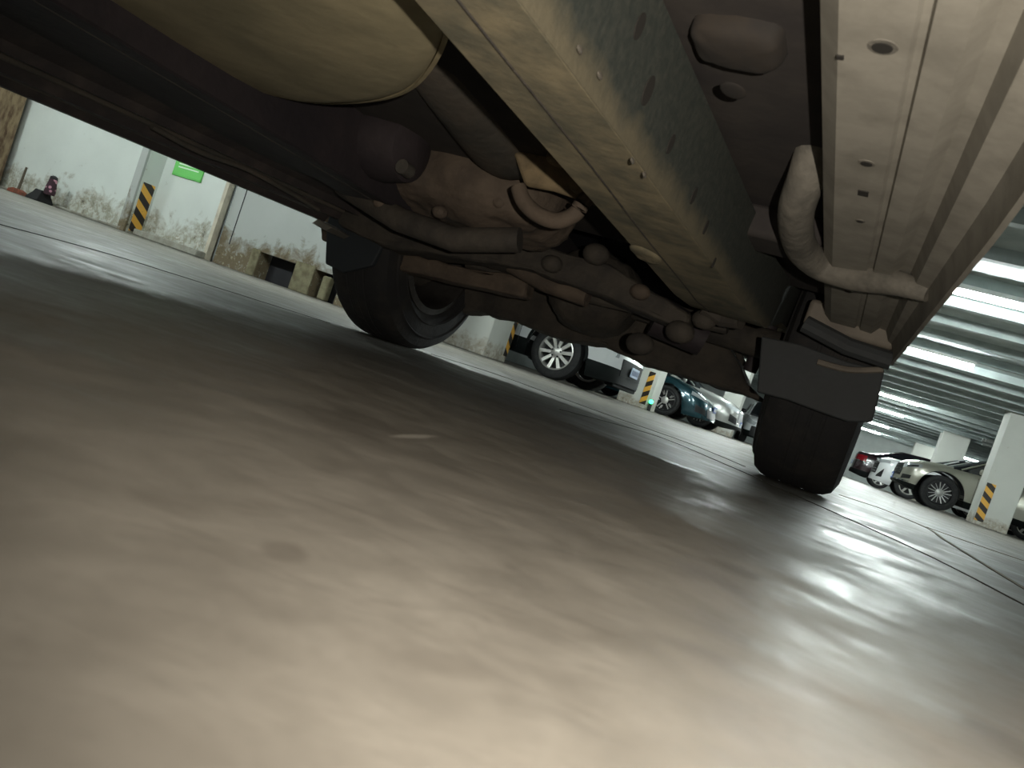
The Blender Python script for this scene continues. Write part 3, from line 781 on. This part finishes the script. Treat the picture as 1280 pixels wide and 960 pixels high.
# curved tubular brace wrapping its end
br = smooth_path([(-.150, 1.06, .53), (-.154, 1.12, .465), (-.163, 1.2, .435), (-.160, 1.36, .428), (-.128, 1.445, .424), (-.07, 1.44, .418), (.0, 1.395, .412), (.052, 1.375, .404)], 6)
world(MB().tube(br, [.027] * (len(br) - 12) + [.027 - .0011 * i for i in range(12)], 14), 'floor_brace', 'brace')
world(MB().box((-.06, 2.0, .43), (.21, .05, .07)), 'rocker_end', 'shield', bevel=.01)
world(MB().tube([(-.16, 1.98, .40), (-.05, 1.98, .375), (.05, 1.98, .37)], .022, 10), 'rear_brace', 'liner')

# frame rails
def rail(sgn, name, m_bot, m_side):
    X = lambda x: x if sgn > 0 else 2 * CX - x
    ys = [-1.9 + .1 * i for i in range(50)]
    xr = [(-2, -.325), (.3, -.322), (1.9, -.235), (3.1, -.235)]
    zo = [(-2, 0), (1.7, 0), (1.9, .012), (2.2, .08), (2.6, .12), (3, .08)]
    rings, plate = [], []
    for Y in ys:
        r_, z = lerp(xr, Y), lerp(zo, Y)
        l_ = -.425
        rings.append([(X(l_), Y, .345 + z), (X(l_ + .005), Y, .341 + z), (X(l_ + .055), Y, .341 + z), (X(r_ - .0004), Y, .340 + z), (X(r_), Y, .3404 + z), (X(r_ + .006), Y, .47 + z), (X(r_ - .02), Y, .485 + z), (X(l_ + .01), Y, .485 + z)])
        plate.append([(X(r_ - .0005), Y, .3402 + z), (X(r_ + .0012), Y, .3406 + z), (X(r_ + .012), Y, .47 + z), (X(r_ + .005), Y, .47 + z)])
    o = world(MB().loft(rings), name, m_bot, smooth=30)
    s = MB().loft(plate).build('outer_plate', m_side, o)
    sm = MB().tube([(X(-.425 + .055 + .0015 * math.sin(Y * 9)), Y, .3412 + lerp(zo, Y)) for Y in ys], .0017, 6).build('weld_seam', 'mud_dark', o)
    return o, s, xr, zo
ra, pl, xr, zo = rail(1, 'frame_rail', 'rail', 'rail_side')
# flat dark ovals on the outer plate, painting the shade inside slots
for px, ln in (((793, 32), .013), ((807, 113), .016), ((837, 180), .012), ((868, 245), .012), ((885, 285), .011), ((898, 330), .009)):
    p = at(*px, X=-.27); p = at(*px, X=lerp(xr, p.y) + .007)
    x = lerp(xr, p.y)
    sl = lambda z: .0013 + (z - .3406) / .1294 * .0107      # follows the lean of the plate
    pts = [(p.y + math.cos(a) * ln * .75, p.z + math.sin(a) * ln) for a in [k * math.pi / 10 for k in range(20)]]
    MB().prism(pts, lambda q: (x + sl(q[1]), q[0], q[1]), lambda q: (x + sl(q[1]) + .0012, q[0], q[1])).build('slot_shade', 'hole_shade', pl)
for px in ((750, 66), (770, 98), (800, 203), (812, 220)):      # bright chips
    p = at(*px, X=-.28); x = lerp(xr, p.y) + .0065
    MB().ball((x, p.y, p.z), (.0016, .007, .003), u=10, v=6).build('paint_chip', 'steel', pl)
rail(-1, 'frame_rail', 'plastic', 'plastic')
p0 = at(800, 318, Z=.338)
rough(MB().ball((p0.x + .01, p0.y, .341), (.028, .06, .008), u=14, v=8).build('rail_boss', 'rail', ra), .006, .04, 1)

# dusty outrigger between rail and rocker
p = at(905, 85, Y=.78)
rough(world(MB().ball((p.x, p.y + .02, p.z + .05), (.05, .04, .03), power=.5), 'body_mount', 'mount_mud'), .004, .03, 1)
p = at(912, 126, Y=.85); world(MB().ball((p.x, p.y, p.z + .012), (.015, .02, .003)), 'mount_pad', 'mount_mud')
world(MB().span((-.27, 1.38, .43), (-.13, 1.50, .49)), 'outrigger', 'under', bevel=.01)

# tan skid dish between the rails
plan = smooth_path([(-.445, -.15, 0), (-.445, .25, 0), (-.455, .50, 0), (-.508, .69, 0), (-.652, .88, 0), (-.795, 1.0, 0), (-.98, 1.09, 0), (-1.10, 1.115, 0), (-1.2, 1.08, 0), (-1.27, .95, 0), (-1.30, .6, 0), (-1.30, -.15, 0)], 6)
ctr = Vector((-.88, .42, 0))
dish = lambda k, z: [(ctr + (p - ctr) * k) + Vector((0, 0, z)) for p in plan]
sk = world(MB().loft([dish(k, z) for k, z in ((.99, .430), (1.0, .422), (1.0, .412), (.985, .405), (.95, .399), (.85, .393), (.7, .389), (.5, .387), (.25, .386), (.05, .386))]), 'skid_plate', 'skid')
MB().loft([dish(k, z) for k, z in ((1.002, .424), (1.016, .421), (1.016, .412), (1.002, .409))], caps=False).build('rim_flange', 'skid_edge', sk)
# bent grey tab at its edge
pts = [at(*q, Z=.40) for q in ((215, 72), (238, 66), (293, 98), (288, 112), (262, 106))]
MB().prism([(p.x, p.y) for p in pts], lambda p: (p[0], p[1], .388), lambda p: (p[0], p[1], .412)).build('tab', 'shield', sk)
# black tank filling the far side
world(MB().ball((-1.33, .75, .43), (.15, .95, .085), power=.45), 'fuel_tank', 'plastic')

# left sill and step, lower than the other side
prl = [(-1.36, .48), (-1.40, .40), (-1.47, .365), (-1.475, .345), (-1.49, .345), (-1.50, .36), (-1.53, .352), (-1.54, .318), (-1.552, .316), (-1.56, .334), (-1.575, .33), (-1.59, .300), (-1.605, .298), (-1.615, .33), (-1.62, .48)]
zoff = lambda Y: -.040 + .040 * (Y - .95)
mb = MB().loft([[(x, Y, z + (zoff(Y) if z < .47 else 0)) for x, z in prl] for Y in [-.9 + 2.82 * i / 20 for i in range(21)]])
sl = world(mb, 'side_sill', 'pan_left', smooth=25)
for x, z, r in ((-1.52, .345, .008), (-1.575, .322, .007)):
    MB().tube([(x, Y, z + zoff(Y)) for Y in (.0, .5, 1.0, 1.5, 1.9)], r, 8).build('brake_line', 'pipe', sl)
q = smooth_path([at(x, y, X=-1.44) for x, y in ((190, 158), (250, 190), (310, 212), (370, 245), (398, 262))], 5)
world(MB().tube(q, .006, 8), 'cable_conduit', 'pipe')
world(MB().prism([(-1.70, .32), (-1.70, .275), (-1.655, .15), (-1.58, .14), (-1.48, .19), (-1.45, .34), (-1.60, .36)], lambda p: (p[0] + .03, 2.03, p[1] + .03), lambda p: (p[0] + .03, 2.05, p[1] + .03)), 'mud_flap', 'flap', bevel=.004)
world(MB().prism([(-1.62, .28), (-1.56, .27), (-1.54, .285), (-1.60, .30)], lambda p: (p[0], 1.90, p[1]), lambda p: (p[0], 2.0, p[1])), 'sill_end', 'steel', bevel=.003)

# exhaust muffler: flat dark tube beside the frame rail
a, b = at(545, 55, Y=1.05), at(640, 200, Y=1.55)
d = (b - a)
path = [a + d * t for t in (-.1, 0, .3, .6, .85, .95, 1.0, 1.03)]
world(MB().tube(path, [.07, .085, .09, .09, .088, .078, .055, .02], 20, flat=.7), 'muffler', 'pipe')
# black air spring / shock with bellows
pc = at(480, 178, Y=1.45)
sh = world(MB().lathe([(.02, -.09), (.065, -.085), (.085, -.05), (.088, .02), (.075, .08), (.03, .1)], pc, 'X', 24), 'air_reservoir', 'plastic')
q = at(508, 212, Y=1.40); MB().lathe([(.016, -.02), (.016, .012), (.010, .02)], q, 'Y', 12).build('bolt', 'pipe', sh)
pb = at(385, 150, Y=1.5)
w = MB(); prof = []
for k in range(11): prof += [(.075 if k % 2 else .058, -.11 + k * .022)]
world(w.lathe(prof, pb, 'X', 24), 'bellows', 'plastic')

# big muddy gearbox casing
pg = at(555, 235, Y=1.62)
gb = world(MB().ball((pg.x + .02, pg.y + .10, pg.z + .03), (.27, .20, .105), power=.75, u=28, v=14), 'gearbox_casing', 'mud'); rough(gb, .02, .10, 2)
for x, y, r in ((470, 250, .02), (545, 262, .02), (600, 210, .018), (620, 250, .02), (500, 275, .016)):
    q = at(x, y, Y=1.55); MB().ball((q.x, q.y + .02, q.z), (r, r, r * .8), u=10, v=8).build('lug', 'mud', gb)
MB().tube([at(430, 232, Y=1.62), at(500, 275, Y=1.58), at(570, 300, Y=1.58), at(650, 300, Y=1.6)], .03, 12).build('flange', 'mud_dark', gb)
# tan bracket with the hanging loop
b1 = [(640, 190), (672, 186), (715, 205), (740, 240), (748, 258), (725, 250), (690, 238), (655, 232)]
tb = world(MB().prism([at(*q, Y=1.38) for q in b1], lambda p: Vector(p), lambda p: Vector(p) + Vector((.0, .05, .01))), 'loop_bracket', 'tan', bevel=.008); rough(tb, .004, .03, 0)
loop = smooth_path([at(*q, Y=1.36) for q in ((648, 234), (655, 252), (672, 268), (696, 276), (718, 268), (728, 254), (735, 246))], 6)
MB().tube(loop, .016, 12).build('loop', 'mud', tb)
q = at(724, 230, Y=1.35); MB().lathe([(.018, -.014), (.018, .008), (.008, .014)], q, 'Y', 12).build('bolt', 'tan', tb)
q = at(700, 198, Y=1.36); MB().ball(q, (.03, .02, .018), u=12, v=8).build('lug', 'tan', tb)

# cross members, axle and arms in front of the rear tyres
def beam(name, m, pts, Y0, Y1, bev=.012):
    P = [at(x, y, Y=Y0) for x, y in pts]
    return world(MB().prism([(p.x, p.z) for p in P], lambda p: (p[0], Y0, p[1]), lambda p: (p[0], Y1, p[1])), name, m, bevel=bev)
rough(beam('cross_member', 'mud_dark', [(425, 225), (520, 268), (640, 298), (760, 330), (860, 392), (858, 415), (760, 372), (650, 335), (560, 320), (470, 305), (420, 280)], 1.98, 2.1), .010, .07, 3)
rough(beam('upper_arm', 'mud', [(395, 262), (440, 285), (560, 330), (660, 345), (655, 372), (560, 352), (470, 330), (400, 300)], 2.12, 2.2), .010, .07, 3)
rough(beam('lower_beam', 'mud_dark', [(520, 325), (640, 340), (760, 372), (876, 414), (908, 428), (920, 446), (936, 481), (957, 503), (925, 492), (880, 478), (850, 468), (832, 464), (800, 455), (790, 448), (750, 430), (700, 424), (660, 408), (636, 399), (600, 389), (575, 390)], 2.62, 2.72), .010, .07, 3)
ax = world(MB().tube([(-1.36, YA, .385), (-1.0, YA, .39), (-.55, YA, .39), (-.18, YA, .385)], [.05, .048, .048, .05], 16), 'axle_tube', 'mud_dark')
rough(world(MB().ball((-.86, YA - .03, .385), (.15, .16, .14), power=.85), 'differential', 'mud_dark'), .015, .06, 1)
for x0, x1, yy, z0, z1, r, nm_ in ((-1.2, -.36, 2.16, .33, .36, .018, 'stabiliser_bar'), (-.40, -.30, 1.95, .37, .36, .022, 'trailing_link')):
    world(MB().tube([(x0, yy, z0), ((x0 + x1) / 2, yy + .02, (z0 + z1) / 2 - .01), (x1, yy, z1)], r, 10), nm_, 'mud_dark')
p, q = at(640, 330, Y=2.05), at(735, 372, Y=2.05)
world(MB().tube([p, (p + q) / 2 + Vector((0, 0, -.01)), q], .028, 12), 'track_rod', 'mud')
p, q = at(820, 395, Y=2.2), at(880, 425, Y=2.25)
world(MB().tube([p, q], [.06, .05], 14), 'bump_stop', 'plastic')
for px, r in (((800, 365), .022), ((745, 318), .03), ((690, 330), .025), ((850, 415), .03), ((880, 400), .025), ((800, 430), .03)):
    q = at(*px, Y=1.97); world(MB().ball(q, (r * 1.3, r, r), u=12, v=8), 'bushing', 'mud_dark' if r > .024 else 'mud')
# springs either side
for xx in (-1.15, -.39):
    pts = [(xx + math.cos(t) * .055, YA - .16 + math.sin(t) * .055, .42 + t * .0085) for t in [k * .35 for k in range(100)]]
    world(MB().tube(pts, .009, 8), 'coil_spring', 'plastic')
for xx in (-1.22, -.32):
    world(MB().tube([(xx, YA + .10, .30), (xx + .02, YA + .06, .50), (xx + .03, YA + .02, .78)], [.022, .028, .028], 12), 'shock_absorber', 'plastic')
# tail beam behind the axle
world(MB().span((-1.5, 3.0, .385), (-.22, 3.10, .52)), 'tail_beam', 'under', bevel=.015)
# small brackets that break up the gap beside the tyre
for a_, b_ in (((905, 440), (916, 452)), ((922, 440), (930, 458))):
    p, q = at(*a_, Y=2.8), at(*b_, Y=2.8); world(MB().tube([p + Vector((0, 0, .08)), p, q], .012, 8), 'hose', 'mud_dark')

# wheel arch liner hanging ahead of the right tyre
lp = [(952, 420), (1000, 430), (1060, 452), (1106, 462), (1098, 500), (1090, 528), (1060, 527), (1030, 517), (985, 500), (946, 490)]
P = [at(x, y, Y=2.06) for x, y in lp]
world(MB().prism([(p.x, p.z) for p in P], lambda p: (p[0], 2.06 + .08 * max(0, .36 - p[1]) * 0, p[1]), lambda p: (p[0], 2.075, p[1])), 'wheel_arch_liner', 'liner', bevel=.004)
q = smooth_path([at(x, y, Y=2.05) for x, y in ((1022, 452), (1060, 462), (1104, 462))], 4)
world(MB().tube(q, .008, 8), 'liner_lip', 'shield')

# tyres of the vehicle (all four stand on the floor)
def fat_tyre(x, y, sgn):
    r, w, rr = .375, .245, .225
    pr = [(rr, -w * .38), (rr + .02, -w * .46), (r - .10, -w * .53), (r - .05, -w * .52), (r - .018, -w * .47), (r - .004, -w * .38), (r, -w * .30), (r, -w * .165), (r - .0015, -w * .155), (r - .0015, -w * .125), (r, -w * .115), (r, -w * .02),
          (r - .0015, -w * .012), (r - .0015, w * .012), (r, w * .02), (r, w * .115), (r - .0015, w * .125), (r - .0015, w * .155), (r, w * .165), (r, w * .30), (r - .004, w * .38), (r - .018, w * .47), (r - .05, w * .52), (r - .10, w * .53), (rr + .02, w * .46), (rr, w * .38)]
    t = MB().lathe(pr, (x, y, r), 'X', 72, close=True).build('tyre', 'tyre_dusty', V, smooth=30)
    s_ = -sgn                                        # inner side
    for k, rad in enumerate((r - .055, rr + .045)):
        MB().lathe([(rad + .006, s_ * w * .522), (rad, s_ * w * .545), (rad - .006, s_ * w * .522)], (x, y, r), 'X', 60, close=True).build('sidewall_ring', 'tyre_dusty', t)
    MB().lathe([(rr + .006, s_ * w * .40), (rr + .012, s_ * w * .45), (rr - .01, s_ * w * .47), (rr - .02, s_ * w * .36), (rr - .028, -s_ * w * .2), (rr - .028, -s_ * w * .25), (rr + .006, -s_ * w * .40)], (x, y, r), 'X', 56, close=True).build('rim', 'rim_dark', t)
    MB().lathe([(rr - .024, -s_ * w * .22), (rr * .7, -s_ * w * .1), (rr * .35, -s_ * w * .12), (.02, -s_ * w * .12)], (x, y, r), 'X', 40).build('wheel_disc', 'rim_dark', t)
    MB().lathe([(.14, s_ * w * .15), (.15, s_ * w * .12), (.15, -s_ * .01), (.06, -s_ * .01)], (x, y, r), 'X', 32).build('brake_drum', 'mud_dark', t)
fat_tyre(-.085, YA + .05, 1)
fat_tyre(-1.535, YA - .08, -1)
fat_tyre(-.085, YA - 2.84 - .35, 1)
fat_tyre(2 * CX + .085, YA - 2.84 - .35, -1)

# ------------------------------------------------------------------ light: the phone's own flash, and an added ambient fill standing in for hall bounce
fl = bpy.data.lights.new('phone_flash', 'SPOT'); fl.energy = 43.0; fl.color = (1.0, .915, .79); fl.shadow_soft_size = .006
fl.spot_size = R(116); fl.spot_blend = 1.0
fo = bpy.data.objects.new('phone_flash', fl); COL.objects.link(fo)
fo.matrix_world = Matrix.Translation(CC + CM @ Vector((.065, .0, .10))) @ (CM @ Matrix.Rotation(R(-12.5), 3, 'Y') @ Matrix.Rotation(R(8), 3, 'X')).to_4x4()
w = bpy.data.worlds.new('world'); SC.world = w; w.use_nodes = True
w.node_tree.nodes['Background'].inputs[0].default_value = (.6, .7, .68, 1); w.node_tree.nodes['Background'].inputs[1].default_value = .2

SC.view_settings.view_transform = 'Standard'; SC.view_settings.look = 'None'
SC.view_settings.exposure = 0; SC.view_settings.gamma = 1; SC.view_settings.use_curve_mapping = False
